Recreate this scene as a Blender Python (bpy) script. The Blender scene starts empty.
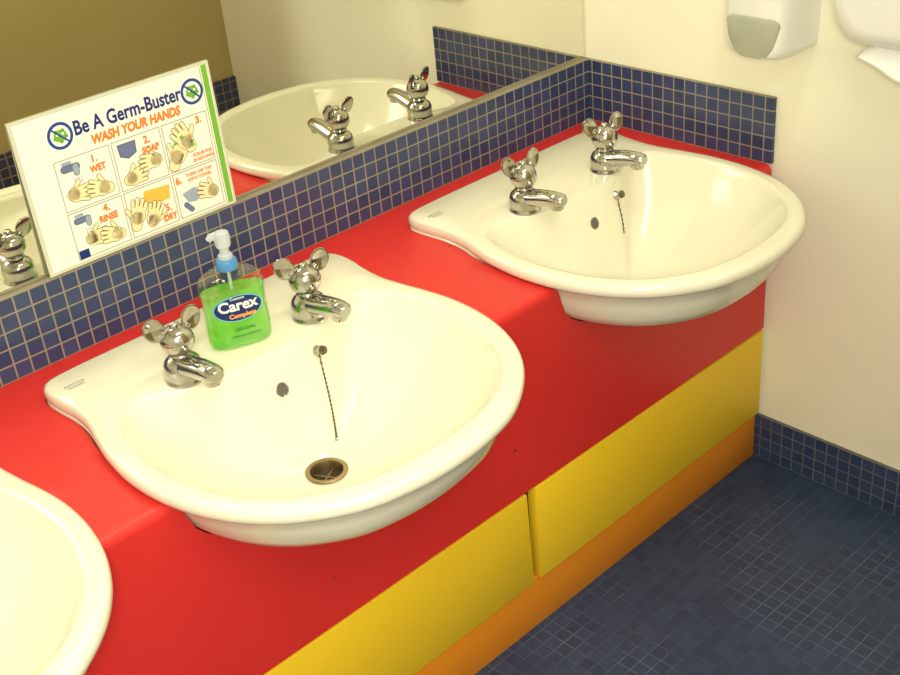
import bpy, bmesh, math, random
import numpy as np
from mathutils import Matrix, Vector
random.seed(4)
sc=bpy.context.scene
sc.view_settings.view_transform='Standard'
COL=sc.collection
R=0.9326; P=0.6205; D=0.406; HZ=0.114; ZF=-0.310; ZY=-0.4925; ZFL=-0.589; ZB=-0.4976; ZR=0.021
XL=-1.35; YO=-1.19; ZC=1.81

# ---------------- materials ----------------
def lin(c):
    o=[]
    for v in c[:3]:
        v=v/255.0
        o.append(v/12.92 if v<=0.04045 else ((v+0.055)/1.055)**2.4)
    return (o[0],o[1],o[2],1.0)
def mat(name,col,rough=0.5,metal=0.0,noise=0.0,nscale=6.0,coat=0.0,spec=0.5,bump=0.0,bscale=60,trans=0.0,ior=1.45,alpha=1.0,emit=0.0,sss=0.0,specks=None):
    m=bpy.data.materials.new(name); m.use_nodes=True; nt=m.node_tree
    b=nt.nodes['Principled BSDF']
    c=lin(col)
    b.inputs['Base Color'].default_value=c
    b.inputs['Roughness'].default_value=rough; b.inputs['Metallic'].default_value=metal
    b.inputs['Coat Weight'].default_value=coat; b.inputs['Coat Roughness'].default_value=0.08
    b.inputs['Specular IOR Level'].default_value=spec
    b.inputs['Transmission Weight'].default_value=trans; b.inputs['IOR'].default_value=ior
    b.inputs['Alpha'].default_value=alpha
    if sss: b.inputs['Subsurface Weight'].default_value=sss; b.inputs['Subsurface Scale'].default_value=0.02
    tc=nt.nodes.new('ShaderNodeTexCoord')
    nz=nt.nodes.new('ShaderNodeTexNoise'); nz.inputs['Scale'].default_value=nscale; nz.inputs['Detail'].default_value=5
    nt.links.new(tc.outputs['Object'],nz.inputs['Vector'])
    if noise>0:
        mx=nt.nodes.new('ShaderNodeMix'); mx.data_type='RGBA'
        mx.inputs['A'].default_value=tuple(x*(1-noise) for x in c[:3])+(1,)
        mx.inputs['B'].default_value=tuple(min(1,x*(1+noise)) for x in c[:3])+(1,)
        nt.links.new(nz.outputs['Fac'],mx.inputs['Factor']); last=mx.outputs['Result']
        if specks:
            vo=nt.nodes.new('ShaderNodeTexVoronoi'); vo.inputs['Scale'].default_value=specks[1]; nt.links.new(tc.outputs['Object'],vo.inputs['Vector'])
            lt=nt.nodes.new('ShaderNodeMath'); lt.operation='LESS_THAN'; lt.inputs[1].default_value=specks[2]; nt.links.new(vo.outputs['Distance'],lt.inputs[0])
            m5=nt.nodes.new('ShaderNodeMix'); m5.data_type='RGBA'; m5.inputs['B'].default_value=lin(specks[0])
            nt.links.new(lt.outputs[0],m5.inputs['Factor']); nt.links.new(last,m5.inputs['A']); last=m5.outputs['Result']
        nt.links.new(last,b.inputs['Base Color'])
    if bump>0:
        n2=nt.nodes.new('ShaderNodeTexNoise'); n2.inputs['Scale'].default_value=bscale; n2.inputs['Detail'].default_value=3
        nt.links.new(tc.outputs['Object'],n2.inputs['Vector'])
        bp=nt.nodes.new('ShaderNodeBump'); bp.inputs['Strength'].default_value=bump; bp.inputs['Distance'].default_value=0.002
        nt.links.new(n2.outputs['Fac'],bp.inputs['Height']); nt.links.new(bp.outputs['Normal'],b.inputs['Normal'])
    return m
def tile_mat(name,axes,ca,cb,grout,pitch=0.0228,g=0.05,rough=0.25,offs=(0,0,0),spec=0.5,fade=0.0):
    m=bpy.data.materials.new(name); m.use_nodes=True; nt=m.node_tree; N=nt.nodes; L=nt.links
    b=N['Principled BSDF']; b.inputs['Specular IOR Level'].default_value=spec
    tc=N.new('ShaderNodeTexCoord'); mp=N.new('ShaderNodeMapping'); mp.inputs['Location'].default_value=offs
    L.new(tc.outputs['Object'],mp.inputs['Vector'])
    sp=N.new('ShaderNodeSeparateXYZ'); L.new(mp.outputs[0],sp.inputs[0])
    gr=[];fl=[]
    def M(op,a,bv=None):
        n=N.new('ShaderNodeMath'); n.operation=op
        L.new(a,n.inputs[0])
        if bv is not None:
            if isinstance(bv,(int,float)): n.inputs[1].default_value=bv
            else: L.new(bv,n.inputs[1])
        return n.outputs[0]
    for ax in axes:
        d=M('DIVIDE',sp.outputs[ax],pitch)
        fl.append(M('FLOOR',d)); f=M('FRACT',d)
        gr.append(M('GREATER_THAN',M('ABSOLUTE',M('SUBTRACT',f,0.5)),0.5-g))
    gm=M('MAXIMUM',gr[0],gr[1])
    cb_=N.new('ShaderNodeCombineXYZ'); L.new(fl[0],cb_.inputs[0]); L.new(fl[1],cb_.inputs[1])
    wn=N.new('ShaderNodeTexWhiteNoise'); wn.noise_dimensions='3D'; L.new(cb_.outputs[0],wn.inputs['Vector'])
    mx=N.new('ShaderNodeMix'); mx.data_type='RGBA'; mx.inputs['A'].default_value=lin(ca); mx.inputs['B'].default_value=lin(cb)
    L.new(wn.outputs['Value'],mx.inputs['Factor'])
    nz=N.new('ShaderNodeTexNoise'); nz.inputs['Scale'].default_value=9; L.new(tc.outputs['Object'],nz.inputs['Vector'])
    m3=N.new('ShaderNodeMix'); m3.data_type='RGBA'
    gl=lin(grout); m3.inputs['A'].default_value=(gl[0]*.65,gl[1]*.65,gl[2]*.65,1); m3.inputs['B'].default_value=(min(1,gl[0]*1.35),min(1,gl[1]*1.35),min(1,gl[2]*1.35),1)
    L.new(nz.outputs['Fac'],m3.inputs['Factor'])
    fac=gm
    if fade>0:
        n4=N.new('ShaderNodeTexNoise'); n4.inputs['Scale'].default_value=4.5; n4.inputs['Detail'].default_value=7; n4.inputs['Roughness'].default_value=.65; L.new(tc.outputs['Object'],n4.inputs['Vector'])
        r4=N.new('ShaderNodeMapRange'); r4.inputs['From Min'].default_value=.42; r4.inputs['From Max'].default_value=.60; r4.inputs['To Min'].default_value=1-fade; L.new(n4.outputs['Fac'],r4.inputs['Value'])
        fac=M('MULTIPLY',gm,r4.outputs[0])
    m2=N.new('ShaderNodeMix'); m2.data_type='RGBA'; L.new(fac,m2.inputs['Factor']); L.new(mx.outputs['Result'],m2.inputs['A']); L.new(m3.outputs['Result'],m2.inputs['B'])
    L.new(m2.outputs['Result'],b.inputs['Base Color'])
    r=N.new('ShaderNodeMapRange'); L.new(gm,r.inputs['Value']); r.inputs['To Min'].default_value=rough; r.inputs['To Max'].default_value=0.8
    L.new(r.outputs[0],b.inputs['Roughness'])
    bp=N.new('ShaderNodeBump'); bp.inputs['Strength'].default_value=0.3; bp.inputs['Distance'].default_value=0.001; bp.invert=True
    L.new(gm,bp.inputs['Height']); L.new(bp.outputs[0],b.inputs['Normal'])
    return m
M_wall=mat('cream_paint',(253,247,220),0.5,noise=0.03,nscale=3,bump=0.12,bscale=90)
M_wallb=mat('cream_paint_plain',(242,240,222),0.6,noise=0.03)
M_olive=mat('olive_shaded_wall',(192,178,120),0.6,noise=0.05)  # olive puts the shade on the unlit opposite wall into its base colour
M_ceil=mat('ceiling_paint',(242,240,230),0.7,noise=0.02)
BA,BB,BG=(50,62,98),(62,75,114),(148,138,114)
M_tback=tile_mat('blue_mosaic_back',(0,2),BA,BB,BG)
M_tright=tile_mat('blue_mosaic_right',(1,2),BA,BB,BG)
M_tbase=tile_mat('blue_mosaic_base',(1,2),(48,62,96),(58,73,108),(100,102,100),offs=(0,0,0.4976))
M_tfront=tile_mat('blue_mosaic_front',(0,2),BA,BB,BG)
M_floor=tile_mat('blue_mosaic_floor',(0,1),(42,56,84),(50,66,94),(76,88,106),g=0.045,rough=0.5,fade=.85)
M_red=mat('red_laminate',(220,50,44),0.36,noise=0.10,nscale=5,bump=0.05,bscale=25,specks=((120,44,30),11.0,0.028))
M_yel=mat('yellow_laminate',(246,204,36),0.5,noise=0.04,nscale=4,specks=((170,120,20),8.0,0.018))
M_org=mat('orange_laminate',(242,148,28),0.4,noise=0.06,nscale=4)
M_dark=mat('dark_carcass',(72,38,10),0.7,noise=0.2)
M_cer=mat('white_ceramic',(240,235,210),0.14,coat=0.4,noise=0.01)
M_chr=mat('chrome',(192,190,184),0.10,1.0,noise=0.05)
M_chain=mat('tarnished_chain',(120,112,96),0.35,0.9,noise=0.3,nscale=200)
M_chr2=mat('worn_brass',(168,148,112),0.4,1.0,noise=0.3,nscale=60)
M_hole2=mat('dark_waste',(56,46,30),0.5,noise=0.4,nscale=80)
M_ovf=mat('overflow_grey',(96,92,84),0.5,noise=0.2,nscale=80)
M_mir=mat('mirror_silver',(236,236,224),0.0,1.0)
M_wplas=mat('white_plastic',(246,245,236),0.3,noise=0.01)
M_gplas=mat('grey_smoked_plastic',(176,178,156),0.2,noise=0.20,nscale=14,coat=0.4)
M_paper=mat('white_paper',(252,251,246),0.8,noise=0.02)
M_lam=mat('laminate_margin',(214,214,190),0.12,noise=0.02,coat=0.5)
M_blue=mat('blue_plastic',(80,145,200),0.3,noise=0.02)
M_pump=mat('pump_plastic',(228,238,240),0.25,noise=0.02,trans=0.4)
M_mark=mat('grey_print',(120,118,108),0.6,noise=0.05)
def mcol(n,c): return mat(n,c,0.45,noise=0.01)

# ---------------- mesh helpers ----------------
class MB:
    def __init__(s): s.v=[];s.f=[];s.m=[];s.mats=[]
    def mi(s,m):
        if m not in s.mats: s.mats.append(m)
        return s.mats.index(m)
    def add(s,v,f,m,M=None):
        o=len(s.v); i=s.mi(m)
        for p in v:
            p=Vector(p)
            if M is not None: p=M@p
            s.v.append(tuple(p))
        for q in f: s.f.append(tuple(o+k for k in q)); s.m.append(i)
    def rings(s,rings,m,M=None,cap0=True,cap1=True):
        n=len(rings[0]); v=[p for r in rings for p in r]; f=[]
        for a in range(len(rings)-1):
            for k in range(n):
                k2=(k+1)%n
                f.append((a*n+k,a*n+k2,(a+1)*n+k2,(a+1)*n+k))
        if cap0: f.append(tuple(reversed(range(n))))
        if cap1: f.append(tuple((len(rings)-1)*n+k for k in range(n)))
        s.add(v,f,m,M)
    def lathe(s,prof,m,M=None,n=40,cap0=True,cap1=True):
        s.rings([[(r*math.cos(2*math.pi*k/n),r*math.sin(2*math.pi*k/n),z) for k in range(n)] for r,z in prof],m,M,cap0,cap1)
    def tube(s,path,rad,m,n=20,M=None,flat=1.0):
        path=[Vector(p) for p in path]; rs=[]
        up=Vector((1,0,0))
        for i,p in enumerate(path):
            a=path[max(0,i-1)]; b=path[min(len(path)-1,i+1)]; t=(b-a).normalized()
            if abs(t.dot(up))>.98: up=Vector((0,1,0))
            u=(up-t*up.dot(t)).normalized(); w=t.cross(u)
            rr=rad[i] if isinstance(rad,(list,tuple)) else rad
            rs.append([tuple(p+u*rr*math.cos(2*math.pi*k/n)+w*rr*flat*math.sin(2*math.pi*k/n)) for k in range(n)])
        s.rings(rs,m,M)
    def ball(s,c,r,m,n=24,sc=(1,1,1),M=None):
        rs=[]
        for a in range(1,n//2):
            th=math.pi*a/(n//2)
            rs.append([(c[0]+sc[0]*r*math.sin(th)*math.cos(2*math.pi*k/n),c[1]+sc[1]*r*math.sin(th)*math.sin(2*math.pi*k/n),c[2]-sc[2]*r*math.cos(th)) for k in range(n)])
        s.rings(rs,m,M)
    def box(s,x0,x1,y0,y1,z0,z1,m,M=None):
        v=[(x,y,z) for x in (x0,x1) for y in (y0,y1) for z in (z0,z1)]
        s.add(v,[(0,1,3,2),(4,6,7,5),(0,4,5,1),(2,3,7,6),(0,2,6,4),(1,5,7,3)],m,M)
    def obj(s,name,loc=(0,0,0),parent=None,smooth=False,bevel=0.0,bseg=3,angle=35):
        me=bpy.data.meshes.new(name); me.from_pydata(s.v,[],s.f)
        for m in s.mats: me.materials.append(m)
        for p,i in zip(me.polygons,s.m): p.material_index=i
        bm=bmesh.new(); bm.from_mesh(me)
        bmesh.ops.recalc_face_normals(bm,faces=bm.faces)
        if bevel>0:
            es=[e for e in bm.edges if len(e.link_faces)==2 and e.calc_face_angle(0)>math.radians(40)]
            bmesh.ops.bevel(bm,geom=es,offset=bevel,segments=bseg,affect='EDGES',profile=0.5)
        bm.to_mesh(me); bm.free()
        if smooth or bevel>0:
            for p in me.polygons: p.use_smooth=True
            try: me.set_sharp_from_angle(angle=math.radians(angle))
            except Exception: pass
        o=bpy.data.objects.new(name,me); COL.objects.link(o); o.location=loc
        if parent is not None: o.parent=parent
        return o
def sbox(name,x0,x1,y0,y1,z0,z1,m,struct=True):
    b=MB(); b.box(x0,x1,y0,y1,z0,z1,m); o=b.obj(name)
    if struct: o['kind']='structure'
    return o
def thing(o,label,cat,group=None):
    o['label']=label; o['category']=cat
    if group: o['group']=group

# ---------------- room ----------------
sbox('floor',XL-.1,R+.1,-2.7,.1,ZFL-.1,ZFL,M_floor)
sbox('ceiling',XL-.1,R+.1,-2.7,.1,ZC,ZC+.1,M_ceil)
sbox('wall_back',XL-.1,R+.1,0.004,.1,ZFL,ZC,M_wallb)
sbox('wall_right',R,R+.1,-2.7,.004,ZFL,ZC,M_wall)
sbox('wall_left',XL-.1,XL,-2.6,.004,ZFL,ZC,M_wallb)
sbox('wall_rear',XL-.1,R+.1,-2.7,-2.6,ZFL,ZC,M_wallb)
sbox('wall_front',0.12,R,YO-.1,YO,ZFL,ZC,M_olive)
sbox('trim_1',XL,R,-.014,.004,0,HZ,M_tback)
sbox('trim_2',R-.007,R,-.404,-.014,0,HZ,M_tright)
sbox('trim_3',0.12,R,YO,YO+.008,ZFL,-.127,M_tfront)
sbox('baseboard_right',R-.007,R,YO+.008,-D+.012,ZFL,ZB,M_tbase)

# ---------------- mirror ----------------
b=MB(); b.box(XL+.01,R-.004,-.002,.003,HZ+.001,1.35,M_mir)
mirror=b.obj('mirror'); thing(mirror,'large frameless wall mirror above the blue tile splashback','mirror')

# ---------------- basin geometry ----------------
outer=[(0,-.076),(.06,-.076),(.12,-.076),(.18,-.077),(.219,-.080),(.234,-.087),(.2405,-.102),(.2405,-.134),(.236,-.170),(.2365,-.21),(.244,-.25),(.2525,-.295),(.2570,-.345),(.253,-.40),(.239,-.455),(.212,-.508),(.172,-.552),(.116,-.588),(.058,-.604),(0,-.609)]
inner=[(0,-.262),(.05,-.262),(.095,-.256),(.135,-.240),(.168,-.226),(.197,-.237),(.216,-.275),(.227,-.345),(.221,-.41),(.202,-.468),(.165,-.518),(.111,-.554),(.055,-.569),(0,-.573)]
CY=-.354; NB=200
def radial(half):
    pts=half+[(-x,y) for x,y in reversed(half[1:-1])]
    n=len(pts); dense=[]
    for i in range(n):
        p0,p1,p2,p3=[np.array(pts[(i+k)%n]) for k in (-1,0,1,2)]
        for t in np.linspace(0,1,12,endpoint=False):
            dense.append(.5*((2*p1)+(-p0+p2)*t+(2*p0-5*p1+4*p2-p3)*t*t+(-p0+3*p1-3*p2+p3)*t**3))
    d=np.array(dense); a=np.arctan2(d[:,1]-CY,d[:,0]); r=np.hypot(d[:,0],d[:,1]-CY)
    i=np.argsort(a); a=a[i]; r=r[i]
    return lambda th: np.interp(th,a,r,period=2*math.pi)
fo=radial(outer); fi=radial(inner)
TH=np.linspace(-math.pi,math.pi,NB,endpoint=False)
RO=fo(TH); RI=fi(TH); DR=.0235; DEP=.138
def prof(s,th):
    w=np.clip(np.sin(th),0,1)
    f=1-(1-s)**2.3; bk=.8*(3*s*s-2*s**3)+.2*f
    return f*(1-w)+bk*w
def surf(x,y):
    th=math.atan2(y-CY,x); r=math.hypot(x,y-CY); ri=float(fi(th))
    s=min(1,max(0,(ri-r)/(ri-DR)))
    return .017-DEP*float(prof(s,th))
def ring(r,z):
    z=np.broadcast_to(z,r.shape); o=[]
    for k in range(NB):
        x=float(r[k]*math.cos(TH[k])); y=float(CY+r[k]*math.sin(TH[k]))
        t=min(1,max(0,(y+.28)/.15)); x+=.008*t*t*(3-2*t)
        o.append((x,y,float(z[k])))
    return o
under=[(.20,-.150),(.165,-.130),(.130,-.108),(.095,-.090),(.066,-.077),(.046,-.064),(.033,-.048),(.026,-.028),(.020,-.008),(.011,.000)]
lip=[(.004,.0015),(.0008,.005),(0,.010)]
WB=np.clip(1-(np.sin(TH)-.15)/.35,.12,1)
def dd(d): return d*WB if d<.05 else d*np.clip(WB+.3,0,1)
rs=[ring(RO-dd(d),z) for d,z in under]
rs+=[ring(RO-d,z) for d,z in lip+[(.0008,.0155),(.0032,.0192),(.008,.0209)]]
for t in (.3,.65,1): rs.append(ring((RO-.010)*(1-t)+(RI+.008)*t,.0212))
rs+=[ring(RI+.003,.0202),ring(RI,.017)]
for s in (.03,.07,.12,.18,.25,.33,.42,.52,.62,.72,.82,.91,1.0):
    rs.append(ring(RI*(1-s)+DR*s,.017-DEP*prof(s,TH)))
rs.append(ring(np.full(NB,DR-.001),.017-DEP-.018))
def cutter():
    b=MB(); c=[ring(RO-dd(d)+.0014,z-.0014) for d,z in under+lip]+[ring(RO+.0014,.05)]
    b.rings(c,M_red); return b
def place_on(x,y):
    z=surf(x,y); e=.002
    n=Vector((-(surf(x+e,y)-surf(x-e,y))/(2*e),-(surf(x,y+e)-surf(x,y-e))/(2*e),1)).normalized()
    q=n.to_track_quat('Z','Y')
    return Matrix.Translation((x,y,z))@q.to_matrix().to_4x4()

def text_geo(s,size,bold=0.0,align='CENTER',shear=0.0,sx=1.0):
    cd=bpy.data.curves.new('t','FONT'); cd.body=s; cd.size=size; cd.align_x=align; cd.align_y='CENTER'; cd.offset=bold; cd.shear=shear; cd.resolution_u=3
    o=bpy.data.objects.new('t',cd); COL.objects.link(o)
    dg=bpy.context.evaluated_depsgraph_get(); dg.update()
    me=bpy.data.meshes.new_from_object(o.evaluated_get(dg))
    v=[(p.co.x*sx,p.co.y) for p in me.vertices]; f=[tuple(p.vertices) for p in me.polygons]
    bpy.data.objects.remove(o); bpy.data.curves.remove(cd); bpy.data.meshes.remove(me)
    return v,f

def chain_builder(e,n):
    ch=MB(); Mo=place_on(.071,-.270)
    ch.lathe([(.0075,-.001),(.0075,.002),(.0050,.005),(.0050,.009)],M_chr,Mo,n=20,cap1=False)
    ch.lathe([(.0050,.009),(.0066,.011),(.0055,.0150),(.0005,.0160)],M_chain,Mo,n=20,cap0=False)
    a=Vector((.071,-.274)); e=Vector(e)
    def cp(t):
        p=a.lerp(e,t); p.x+=.003*math.sin(t*math.pi)
        return (p.x,p.y,surf(p.x,p.y)+.0024+(.010*(1-t/.15) if t<.15 else 0))
    for k in range(n+1):
        ch.ball(cp(k/n),.0019,M_chain,n=8)
        if k<n: ch.tube([cp(k/n),cp((k+1)/n)],.0009,M_chain,n=6)
    q=cp(1.0); ch.ball((q[0],q[1],q[2]+.0008),.0028,M_chr,n=12)
    return ch
def make_basin(x):
    b=MB(); b.rings(rs,M_cer,cap0=True,cap1=True)
    for k,t in enumerate(("ARMITAGE","SHANKS")):
        v,f=text_geo(t,.0060)
        b.add([(p[0]-.200,p[1]-.122-.007*k,.0216) for p in v],f,M_mark)
    o=b.obj('washbasin',(x,0,0),smooth=True,angle=60)
    zd=.017-DEP
    d=MB(); MT=Matrix.Translation((0,CY,zd))
    d.lathe([(.0275,.0005),(.0280,.0025),(.0265,.0036),(.022,.0028),(.0205,-.002),(.0205,-.015)],M_chr2,MT,cap0=False,cap1=False)
    d.lathe([(.0204,-.009),(.0002,-.009)],M_hole2,MT,cap0=False)
    for k in range(2): d.box(-.020,.020,-.0009,.0009,-.0088,-.0078,M_chr2,MT@Matrix.Rotation(k*math.pi/2+.5,4,'Z'))
    dr=d.obj('drain',parent=o,smooth=True); dr['label']='worn brass waste outlet'
    ov=MB(); Mo=place_on(0,-.283)
    ov.lathe([(.0098,-.001),(.0098,.0010),(.0088,.0014),(.0082,.0006)],M_chr,Mo,cap0=False,cap1=False)
    ov.lathe([(.0086,.0008),(.0002,.0008)],M_ovf,Mo,cap0=False)
    ov.obj('overflow',parent=o,smooth=True)
    chain_builder((.047,-.319),22).obj('plug_chain',parent=o,smooth=True)
    for i,tx in enumerate((-.1,.1)):
        make_tap(o,tx,(-.1,-.3)[i])
    return o
def make_tap(par,tx,rot):
    b=MB()
    b.lathe([(.0250,0),(.0250,.003),(.0235,.005),(.0235,.010),(.0245,.016),(.0240,.023),(.0210,.029),(.0160,.033),(.012,.036)],M_chr)
    path=[(0,.002,.020),(0,-.014,.0230),(0,-.03,.0270),(0,-.046,.0305),(0,-.058,.0325),(0,-.068,.0335),(0,-.076,.0335),(0,-.0805,.0330)]
    b.tube(path,[.0175,.0175,.0168,.0158,.0150,.0145,.0132,.0095],M_chr,flat=.78)
    b.lathe([(.0100,.019),(.0110,.0205),(.0110,.030)],M_chr,Matrix.Translation((0,-.067,0)),n=24)
    t=b.obj('tap',(tx,-.226,ZR),parent=par,smooth=True,angle=50); t['label']='chrome basin tap with domed head and two oval lugs'
    h=MB()
    h.lathe([(.0115,.034),(.014,.037),(.012,.041)],M_chr)
    h.ball((0,0,.0555),.0215,M_chr,n=32,sc=(1.02,1,.96))
    h.lathe([(.006,.072),(.006,.079),(.0045,.0805),(.0005,.081)],M_chr,n=20)
    for sx in (-1,1):
        M=Matrix.Translation((sx*.0250,.004,.0765))@Matrix.Rotation(sx*.5,4,'Y')@Matrix.Rotation(math.radians(80),4,'X')@Matrix.Diagonal((.88,1.05,1,1))
        h.lathe([(.0005,-.0020),(.012,-.0020),(.0148,-.0012),(.0155,0),(.0148,.0014),(.0130,.0018),(.0115,.0010),(.0005,.0008)],M_chr,M,n=32)
        h.tube([(sx*.010,0,.064),(sx*.019,.003,.071)],[.0055,.0045],M_chr,n=12)
    ho=h.obj('handle',(0,0,0),parent=t,smooth=True,angle=50); ho.rotation_euler=(0,0,rot)

ba=make_basin(0.0)
def copy_tree(o,dx):
    def rec(s,par):
        c=s.copy(); COL.objects.link(c)
        if par is not None: c.parent=par
        for k in s.children: rec(k,c)
        return c
    c=rec(o,None); c.location.x=dx
    return c
bb=copy_tree(ba,P-.001); bc=copy_tree(ba,-.584); bb.scale=(.960,1,1)
tmp=chain_builder((.064,-.292),7).obj('tmp')
for k in bb.children:
    if k.name.startswith('plug_chain'): k.data=tmp.data
bpy.data.objects.remove(tmp)
thing(ba,'white ceramic semi-recessed washbasin with soap bottle standing on it','washbasin','washbasins set in the red counter')
thing(bb,'white ceramic semi-recessed washbasin beside the cream side wall','washbasin','washbasins set in the red counter')
thing(bc,'white ceramic semi-recessed washbasin, mostly out of view, in red counter','washbasin','washbasins set in the red counter')

# ---------------- counter ----------------
b=MB()
pr=[(-.0145,0)]+[(-D+.014-.014*math.sin(a),-.014+.014*math.cos(a)) for a in np.linspace(0,math.pi/2,9)]+[(-D,ZF),(-.0145,ZF)]
x0,x1=XL+.001,R-.0075
n=len(pr); v=[(x0,y,z) for y,z in pr]+[(x1,y,z) for y,z in pr]
f=[(k,(k+1)%n,n+(k+1)%n,n+k) for k in range(n)]+[tuple(range(n))[::-1],tuple(range(n,2*n))]
b.add(v,f,M_red); counter=b.obj('counter')
cuts=[]
for x,sx in ((0.0,1),(P-.001,.960),(-.584,1)):
    c=cutter().obj('cut',(x,0,0)); c.scale=(sx,1,1); cuts.append(c)
    m=counter.modifiers.new('b','BOOLEAN'); m.operation='DIFFERENCE'; m.solver='EXACT'; m.object=c
bpy.context.view_layer.update()
dg=bpy.context.evaluated_depsgraph_get()
nm=bpy.data.meshes.new_from_object(counter.evaluated_get(dg))
counter.modifiers.clear(); counter.data=nm
for c in cuts: bpy.data.objects.remove(c)
for p in nm.polygons: p.use_smooth=True
try: nm.set_sharp_from_angle(angle=math.radians(30))
except Exception: pass
thing(counter,'long glossy red laminate counter with deep front panel holding the basins','counter')

# ---------------- cabinet below ----------------
b=MB(); b.box(XL+.002,R-.008,-D+.02,-.02,ZFL,ZF-.001,M_dark); cab=b.obj('vanity_cabinet')
thing(cab,'low cabinet under the red counter with yellow doors and orange plinth','cabinet')
for (a,e,e2) in ((.3270,R-.008,R-.008),(-.385,.3080,.3125),(-1.09,-.4,-.4)):
    z0,z1=ZY+.002,ZF-.005
    v=[(a,-D,z0),(e2,-D,z0),(e,-D,z1),(a,-D,z1)]; v+=[(x,-D+.018,z) for x,y,z in v]
    b=MB(); b.add(v,[(0,1,2,3),(7,6,5,4),(0,4,5,1),(1,5,6,2),(2,6,7,3),(3,7,4,0)],M_yel); o=b.obj('door',parent=cab,bevel=.0012,bseg=2); o['label']='plain yellow laminate door'
b=MB(); b.box(XL+.002,R-.008,-D+.0075,-D+.022,ZFL,ZY,M_org); o=b.obj('plinth',parent=cab,bevel=.001,bseg=2); o['label']='orange laminate plinth board'

# ---------------- sign ----------------
SW,SH=.297,.210
class Art:
    def __init__(s): s.b=MB()
    def poly(s,pts,m,layer):
        y=-.0009-.00012*layer
        s.b.add([(p[0]*SW-SW/2,y,SH-p[1]*SH) for p in pts],[tuple(range(len(pts)))],m)
    def txt(s,t,u,v,size,m,layer,bold=0,sx=1.0,rot=0,align='CENTER',shear=0):
        vv,f=text_geo(t,size,bold,align,shear,sx); y=-.0009-.00012*layer; c,sn=math.cos(rot),math.sin(rot)
        s.b.add([(p[0]*c-p[1]*sn+u*SW-SW/2,y,p[0]*sn+p[1]*c+SH-v*SH) for p in vv],f,m)
    def ell(s,u,v,ru,rv,m,layer,rot=0,n=28):
        c,sn=math.cos(rot),math.sin(rot); pts=[]
        for k in range(n):
            a=2*math.pi*k/n; x=ru*math.cos(a); z=rv*math.sin(a)
            pts.append((u+(x*c-z*sn)/SW,v-(x*sn+z*c)/SH))
        s.poly(pts,m,layer)
    def cap(s,u,v,ln,w,rot,m,layer,n=8):
        c,sn=math.cos(rot),math.sin(rot); pts=[]
        for k in range(n+1):
            a=-math.pi/2+math.pi*k/n; pts.append((ln+w*math.cos(a),w*math.sin(a)))
        for k in range(n+1):
            a=math.pi/2+math.pi*k/n; pts.append((w*math.cos(a),w*math.sin(a)))
        s.poly([(u+(x*c-z*sn)/SW,v-(x*sn+z*c)/SH) for x,z in pts],m,layer)
C_navy=mcol('ink_navy',(28,44,120)); C_or=mcol('ink_orange',(240,132,36)); C_gr=mcol('ink_green',(120,185,60)); C_sk=mcol('ink_skin',(248,230,176))
C_ln=mcol('ink_line',(84,72,56)); C_gy=mcol('ink_grey',(160,170,186)); C_yl=mcol('ink_gold',(240,190,80)); C_fr=mcol('ink_frame',(168,162,146)); C_pw=mcol('ink_page',(246,244,230)); C_db=mcol('ink_slate',(108,118,158)); C_rb=mcol('ink_blue',(30,70,150))
A=Art()
A.poly([(.018,.022),(.988,.022),(.988,.978),(.018,.978)],C_pw,.2)
A.poly([(.955,.022),(.984,.022),(.984,.978),(.955,.978)],C_gr,1)
A.poly([(.945,.022),(.949,.022),(.949,.978),(.945,.978)],C_fr,1)
A.txt("Be A Germ-Buster",.552,.155,.0265,C_navy,2,bold=.0007,sx=.80)
A.txt("WASH YOUR HANDS",.575,.257,.0172,C_or,2,bold=.0009,sx=.82,shear=.15)
for u in (.215,.885):
    A.ell(u,.165,.0178,.0178,C_rb,2); A.ell(u,.165,.0138,.0138,C_pw,3)
    A.ell(u,.165,.0092,.0082,C_gr,4); A.ell(u-.004/SW,.155,.0018,.0018,C_pw,5); A.ell(u+.004/SW,.155,.0018,.0018,C_pw,5)
    for k in range(5):
        a=k*2*math.pi/5+.3; A.ell(u+.0088*math.cos(a)/SW,.165+.0083*math.sin(a)/SH,.0020,.0020,C_gr,4)
    A.cap(u-.0106/SW,.165-.0106/SH,.0300,.0012,-math.pi/4,C_rb,6)
cols=[(.150,.420),(.430,.680),(.690,.935)]; rows=[(.312,.642),(.652,.965)]
for (a,e) in cols:
    for (t,d) in rows:
        A.poly([(a,t),(e,t),(e,d),(a,d)],C_fr,1); A.poly([(a+.004,t+.006),(e-.004,t+.006),(e-.004,d-.006),(a+.004,d-.006)],C_pw,2)
HL=[4.0]
def hand(u,v,rot,s=1.0,fl=1,arm=.016):
    skin=C_sk; s*=1.18
    c,sn=math.cos(rot),math.sin(rot)
    def T(x,z): z*=fl; return (u+(x*c-z*sn)*s/SW, v-(x*sn+z*c)*s/SH)
    for m,g,L in ((C_ln,.0007,HL[0]),(skin,0,HL[0]+.5)):
        p=T(-arm,0); A.cap(p[0],p[1],arm*s,.0060*s+g,rot,m,L)
        p=T(.001,0); A.ell(p[0],p[1],.0100*s+g,.0085*s+g,m,L,rot)
        p=T(-.001,.006); A.cap(p[0],p[1],.010*s,.0022*s+g,rot+fl*.9,m,L)
    for q,(z,ln) in enumerate(((.0066,.0095),(.0023,.0120),(-.0022,.0115),(-.0064,.0085))):
        p=T(.006,z); A.cap(p[0],p[1],ln*s,.0020*s+.0007,rot+fl*(.16-.11*q),C_ln,HL[0]+.2)
        A.cap(p[0],p[1],ln*s,.0019*s,rot+fl*(.16-.11*q),skin,HL[0]+.6)
    HL[0]+=1.0
    if HL[0]>7: HL[0]=4.0
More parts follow.
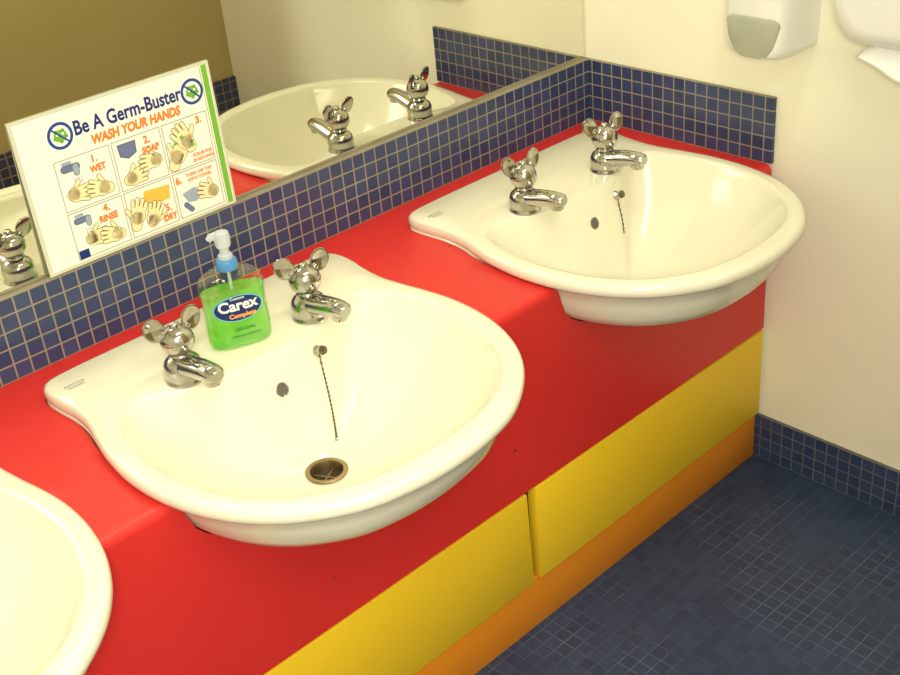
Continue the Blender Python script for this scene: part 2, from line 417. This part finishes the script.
def tapic(u,v,s=1.0):
    A.cap(u-.03,v,.018*s,.0050*s,0,C_ln,3); A.cap(u-.03,v,.018*s,.0042*s,0,C_db,3.3); A.cap(u+.025,v+.0,.008*s,.0045*s,-math.pi/2,C_ln,3.2); A.cap(u+.025,v+.0,.008*s,.0038*s,-math.pi/2,C_gy,3.4); A.cap(u-.03,v-.034,.010*s,.0024*s,0,C_gy,3)
tapic(.22,.375); hand(.215,.545,-.1,1.0,arm=.004); hand(.345,.565,2.9,1.0,-1,arm=.008)
A.txt("1.",.335,.365,.014,C_or,9,bold=.0005); A.txt("WET",.345,.43,.0125,C_or,9,bold=.0006,sx=.85)
for k in range(4): A.cap(.225+.012*k,.44,.010,.0005,-1.57,C_gy,3)
A.poly([(.455,.34),(.55,.34),(.545,.42),(.50,.445),(.46,.42)],C_ln,3); A.poly([(.458,.344),(.547,.344),(.542,.418),(.50,.44),(.463,.418)],C_db,3.3); hand(.50,.575,.15,1.0,arm=.006); hand(.62,.51,3.1,1.0,-1,arm=.004)
A.txt("2.",.605,.365,.014,C_or,9,bold=.0005); A.txt("SOAP",.615,.43,.0125,C_or,9,bold=.0006,sx=.85)
HL[0]=4.0
hand(.745,.54,.9,1.2,arm=.010); hand(.80,.46,2.1,1.2,-1,arm=.008)
A.ell(.78,.43,.003,.003,C_gr,9); A.ell(.83,.50,.003,.003,C_gr,9); A.ell(.74,.46,.003,.002,C_gr,9)
A.txt("3.",.885,.355,.014,C_or,9,bold=.0005); A.txt("SCRUB FOR",.872,.575,.0060,C_or,9,bold=.0002); A.txt("20 SECONDS",.872,.61,.0060,C_or,9,bold=.0002)
HL[0]=4.0
A.txt("4.",.335,.695,.014,C_or,9,bold=.0005); A.txt("RINSE",.335,.76,.0125,C_or,9,bold=.0006,sx=.85)
tapic(.215,.715,.9); hand(.245,.855,-.1,1.0,arm=.004); hand(.350,.885,2.9,1.0,-1,arm=.006)
for k in range(4): A.cap(.22+.012*k,.775,.008,.0005,-1.57,C_gy,3)
A.poly([(.155,.905),(.205,.905),(.205,.962),(.155,.962)],C_navy,7.9)
A.poly([(.53,.685),(.665,.70),(.655,.79),(.60,.80),(.52,.77)],C_yl,3); HL[0]=4.0; hand(.475,.83,1.2,1.1,arm=.010); hand(.55,.88,1.1,1.05,-1,arm=.004)
A.txt("5.",.635,.85,.014,C_or,9,bold=.0005); A.txt("DRY",.635,.915,.0125,C_or,9,bold=.0006,sx=.85)
A.poly([(.72,.80),(.79,.78),(.83,.83),(.79,.88),(.745,.87)],C_gy,3); A.cap(.73,.88,.012,.004,-.9,C_db,3); HL[0]=4.0; hand(.875,.85,2.8,1.0,-1,arm=.004)
A.txt("6.",.715,.705,.014,C_or,9,bold=.0005); A.txt("TURN OFF TAP",.83,.690,.0062,C_or,9,bold=.0002); A.txt("WITH TOWEL",.83,.725,.0062,C_or,9,bold=.0002)
b=MB(); b.box(-SW/2,SW/2,-.0008,.0008,0,SH,M_lam); sign=b.obj('sign',(0.0005,-.0105,HZ+.001),bevel=.0003,bseg=1)
sign.rotation_euler=(math.radians(-1.9),0,0)
A.b.obj('print',parent=sign)
thing(sign,'laminated hand washing instruction notice propped against the mirror on the tiles','sign')

# ---------------- soap bottle ----------------
pf=[(0,.036),(.002,.0395),(.008,.0418),(.025,.0422),(.045,.0410),(.065,.0412),(.080,.0428),(.089,.0425),(.095,.0395),(.100,.031),(.102,.020),(.104,.0125),(.107,.0115),(.113,.0115)]
def hw(z): return float(np.interp(z,[p[0] for p in pf],[p[1] for p in pf]))
def sec(a,z,n=64,shr=0):
    e=2.6; t=max(0,min(1,(z-.09)/.014)); bd=(a*.50)*(1-t)+a*t; out=[]
    for k in range(n):
        q=2*math.pi*k/n; c,s_=math.cos(q),math.sin(q)
        ee=e*(1-t)+2*t
        out.append(((a-shr)*math.copysign(abs(c)**(2/ee),c),(bd-shr)*math.copysign(abs(s_)**(2/ee),s_),z))
    return out
M_clear=bpy.data.materials.new('clear_plastic'); M_clear.use_nodes=True
nt=M_clear.node_tree; nt.nodes.clear(); ou=nt.nodes.new('ShaderNodeOutputMaterial'); tr=nt.nodes.new('ShaderNodeBsdfTransparent'); gl=nt.nodes.new('ShaderNodeBsdfGlossy'); mx=nt.nodes.new('ShaderNodeMixShader'); lw=nt.nodes.new('ShaderNodeLayerWeight'); mr=nt.nodes.new('ShaderNodeMapRange')
tr.inputs[0].default_value=(.96,.99,.90,1); gl.inputs['Roughness'].default_value=.08; lw.inputs[0].default_value=.3; mr.inputs['To Min'].default_value=.03; mr.inputs['To Max'].default_value=.5
nt.links.new(lw.outputs['Facing'],mr.inputs[0]); nt.links.new(mr.outputs[0],mx.inputs[0]); nt.links.new(tr.outputs[0],mx.inputs[1]); nt.links.new(gl.outputs[0],mx.inputs[2]); nt.links.new(mx.outputs[0],ou.inputs[0])
M_liq=bpy.data.materials.new('green_liquid_soap'); M_liq.use_nodes=True
nt=M_liq.node_tree; nt.nodes.clear(); ou=nt.nodes.new('ShaderNodeOutputMaterial'); tr=nt.nodes.new('ShaderNodeBsdfTransparent'); df=nt.nodes.new('ShaderNodeBsdfDiffuse'); tl=nt.nodes.new('ShaderNodeBsdfTranslucent'); ad=nt.nodes.new('ShaderNodeMixShader'); mx=nt.nodes.new('ShaderNodeMixShader')
tcn=nt.nodes.new('ShaderNodeTexCoord'); nzn=nt.nodes.new('ShaderNodeTexNoise'); nzn.inputs['Scale'].default_value=22; rpn=nt.nodes.new('ShaderNodeValToRGB')
rpn.color_ramp.elements[0].color=lin((140,240,80)); rpn.color_ramp.elements[1].color=lin((215,255,165)); rpn.color_ramp.elements[0].position=.38; rpn.color_ramp.elements[1].position=.62
nt.links.new(tcn.outputs['Object'],nzn.inputs['Vector']); nt.links.new(nzn.outputs['Fac'],rpn.inputs[0])
nt.links.new(rpn.outputs[0],df.inputs[0]); nt.links.new(rpn.outputs[0],tl.inputs[0]); tr.inputs[0].default_value=lin((205,250,160))
ad.inputs[0].default_value=.35; nt.links.new(df.outputs[0],ad.inputs[1]); nt.links.new(tl.outputs[0],ad.inputs[2])
mx.inputs[0].default_value=.36; nt.links.new(tr.outputs[0],mx.inputs[1]); nt.links.new(ad.outputs[0],mx.inputs[2]); nt.links.new(mx.outputs[0],ou.inputs[0])
zs=np.concatenate([[0,.002,.008],np.linspace(.015,.089,9),[.095,.100,.102,.104,.107,.113]])
b=MB(); b.rings([sec(hw(z),z) for z in zs],M_clear); bot=b.obj('soap_bottle',(0.001,-.205,ZR+.001),smooth=True)
thing(bot,'clear pump bottle of green liquid hand soap on the washbasin','soap bottle')
b=MB(); b.rings([sec(hw(z),z,shr=.0015) for z in [.0015,.004,.008]+list(np.linspace(.015,.077,8))],M_liq); o=b.obj('liquid_soap',parent=bot,smooth=True); o['label']='bright green liquid soap'
lb=MB()
def lput(v,f,m,layer,cu=0,cz=0):
    pts=[]
    for p in v:
        u=p[0]+cu; z=p[1]+cz; a=hw(z); q=min(.999,abs(u)/a); y=-(a*.50)*(1-q**2.6)**(1/2.6)
        pts.append((u,y-.0006-.0003*layer,z))
    lb.add(pts,f,m)
def lgrid(shape,m,layer,cu,cz,n=36,rr=10):
    v=[(0,0)];f=[]
    for j in range(1,rr+1):
        for k in range(n): q=shape(2*math.pi*k/n); v.append((q[0]*j/rr,q[1]*j/rr))
    for k in range(n): f.append((0,1+k,1+(k+1)%n))
    for j in range(rr-1):
        for k in range(n): f.append((1+j*n+k,1+j*n+(k+1)%n,1+(j+1)*n+(k+1)%n,1+(j+1)*n+k))
    lput(v,f,m,layer,cu,cz)
C_lw=mcol('label_white',(240,244,240)); C_ln2=mcol('label_navy',(24,40,100)); C_lb=mcol('label_light_blue',(110,185,230)); C_dg=mcol('label_dark_green',(16,120,60)); C_ly=mcol('label_orange',(250,170,80))
lgrid(lambda a:(.0325*math.cos(a),.0185*math.sin(a)),C_lb,0,0,.058)
lgrid(lambda a:(.0310*math.cos(a),.0171*math.sin(a)),C_ln2,1,0,.058)
v,f=text_geo("Carex",.0210,.0006,sx=.98); lput(v,f,C_lw,3,-.0005,.0620)
v,f=text_geo("Cussons",.0055,.0001); lput(v,f,C_lw,3,0,.0725)
v,f=text_geo("Complete",.0088,.0003); lput(v,f,C_ly,4,.004,.0478)
v,f=text_geo("ORIGINAL",.0060,.0002); lput(v,f,C_dg,3,.004,.028)
v,f=text_geo("antibacterial handwash",.0042,.0001); lput(v,f,C_dg,3,.004,.019)
lb.obj('label',parent=bot)
b=MB(); b.lathe([(.0128,.106),(.0138,.108),(.0138,.116),(.0125,.119),(.009,.121)],M_blue,n=36); b.lathe([(.0095,.1205),(.0095,.125),(.0070,.128)],M_pump,n=30); b.obj('collar',parent=bot,smooth=True)['label']='small blue screw collar'
b=MB(); b.lathe([(.0062,.125),(.0062,.134),(.0090,.137),(.0100,.140),(.0105,.150),(.0092,.156),(.004,.1575)],M_pump,n=30)
Mp=Matrix.Rotation(math.radians(-20),4,'Z')
b.tube([(-.002,0,.150),(-.009,0,.1512),(-.014,0,.1505),(-.017,0,.147)],[.0066,.0060,.0050,.0042],M_pump,n=14,M=Mp)
b.tube([(0,0,.120),(0,0,.012)],[.0022,.0022],M_pump,n=10)
b.obj('pump',parent=bot,smooth=True)['label']='white pump head with short spout'
bot.rotation_euler=(0,0,math.radians(-20))

# ---------------- soap dispenser ----------------
def loft_box(b,x_levels,m,n=8,taper=0.0,rb=1.0):
    rs_=[]
    for (x,y0,y1,z0,z1,r) in x_levels:
        pts=[]; r2=r*rb
        for cy_,cz_,a0,q in ((y1-r,z1-r,0,r),(y0+r,z1-r,90,r),(y0+r2,z0+r2,180,r2),(y1-r2,z0+r2,270,r2)):
            for k in range(n+1):
                a=math.radians(a0+90*k/n); Y=cy_+q*math.cos(a); Z=cz_+q*math.sin(a)
                t=(Z-z0)/(z1-z0); Y=(Y)*(1-taper*(1-t)); pts.append((x,Y,Z))
        rs_.append(pts)
    b.rings(rs_,m)
b=MB()
loft_box(b,[(0,-.055,.055,0,.235,.012),(-.06,-.055,.055,-.002,.235,.016),(-.085,-.054,.054,0.0,.230,.020),(-.098,-.050,.050,.004,.222,.022),(-.103,-.044,.044,.010,.212,.022)],M_wplas,taper=.08)
sd=b.obj('soap_dispenser',(R,-.420,.206),smooth=True,angle=40)
thing(sd,'white wall-mounted soap dispenser with grey window on the cream wall','soap dispenser')
b=MB()
loft_box(b,[(-.09,-.049,.049,.001,.066,.012),(-.1035,-.047,.047,.003,.065,.012),(-.106,-.042,.042,.008,.061,.012)],M_gplas,taper=.24,rb=2.6)
b.obj('window',parent=sd,smooth=True,angle=40)['label']='smoked grey plastic level window'
b=MB(); b.lathe([(.009,-.010),(.011,-.006),(.011,.004)],M_wplas,Matrix.Translation((-.06,0,0)),n=20); b.obj('nozzle',parent=sd,smooth=True)
# ---------------- towel dispenser ----------------
b=MB()
loft_box(b,[(0,-.14,.14,.004,.36,.03),(-.06,-.14,.14,0,.365,.035),(-.095,-.137,.137,.004,.36,.045),(-.115,-.128,.128,.016,.345,.05),(-.122,-.112,.112,.032,.33,.05)],M_wplas)
td=b.obj('paper_towel_dispenser',(R,-.688,.250),smooth=True,angle=40)
thing(td,'white wall-mounted paper towel dispenser with a towel hanging out','paper towel dispenser')
b=MB(); v=[];f=[]; nx=14;ny=8
for i in range(nx+1):
    for j in range(ny+1):
        y=.086-.17*i/nx; t=j/ny
        v.append((-.070-.036*math.sin(t*1.5)+.004*math.sin(i*.9)*t,y+.006*t,.006-.052*t*(.35+.65*math.sin(i/nx*2.0))))
for i in range(nx):
    for j in range(ny): f.append((i*(ny+1)+j,(i+1)*(ny+1)+j,(i+1)*(ny+1)+j+1,i*(ny+1)+j+1))
b.add(v,f,M_paper); o=b.obj('paper_towel',parent=td,smooth=True); o['label']='white paper towel end'
o.modifiers.new('s','SOLIDIFY').thickness=.0008

# ---------------- shift so that the floor is at z=0 ----------------
for o in list(sc.objects):
    if o.parent is None: o.location.z-=ZFL

# ---------------- lights ----------------
def area(name,loc,sx,sy,en,col,target=None):
    l=bpy.data.lights.new(name,'AREA'); l.shape='RECTANGLE'; l.size=sx; l.size_y=sy; l.energy=en; l.color=col
    o=bpy.data.objects.new(name,l); COL.objects.link(o); o.location=loc
    if target: o.rotation_euler=(Vector(target)-Vector(loc)).to_track_quat('-Z','Y').to_euler()
    return o
Zc=ZC-ZFL
area('ceiling_lamp',(.2,-.85,Zc-.03),1.0,.3,8.5,(1,.97,.83))
area('ceiling_lamp_lobby',(-.6,-1.9,Zc-.03),1.2,.6,21,(1,.97,.85))
area('camera_flash',(-.78,-1.54,1.44),.20,.14,15,(1,.985,.89),(.60,-.3,.45))
w=bpy.data.worlds.new('w'); sc.world=w; w.use_nodes=True
w.node_tree.nodes['Background'].inputs[0].default_value=(1,.93,.8,1); w.node_tree.nodes['Background'].inputs[1].default_value=.3

# ---------------- camera ----------------
yaw,pit,rol=-.71855,-.52194,-.097053
fw=Vector((-math.sin(yaw)*math.cos(pit),math.cos(yaw)*math.cos(pit),math.sin(pit)))
rt=Vector((math.cos(yaw),math.sin(yaw),0)); up=rt.cross(fw)
R2=rt*math.cos(rol)+up*math.sin(rol); U2=-rt*math.sin(rol)+up*math.cos(rol)
cd=bpy.data.cameras.new('camera'); co=bpy.data.objects.new('camera',cd); COL.objects.link(co)
mw=Matrix((R2,U2,-fw)).transposed().to_4x4(); mw.translation=Vector((-.70823,-1.4295,.79405-ZFL))
co.matrix_world=mw; cd.sensor_width=36; cd.lens=1211/900*36; cd.clip_start=.02
sc.camera=co
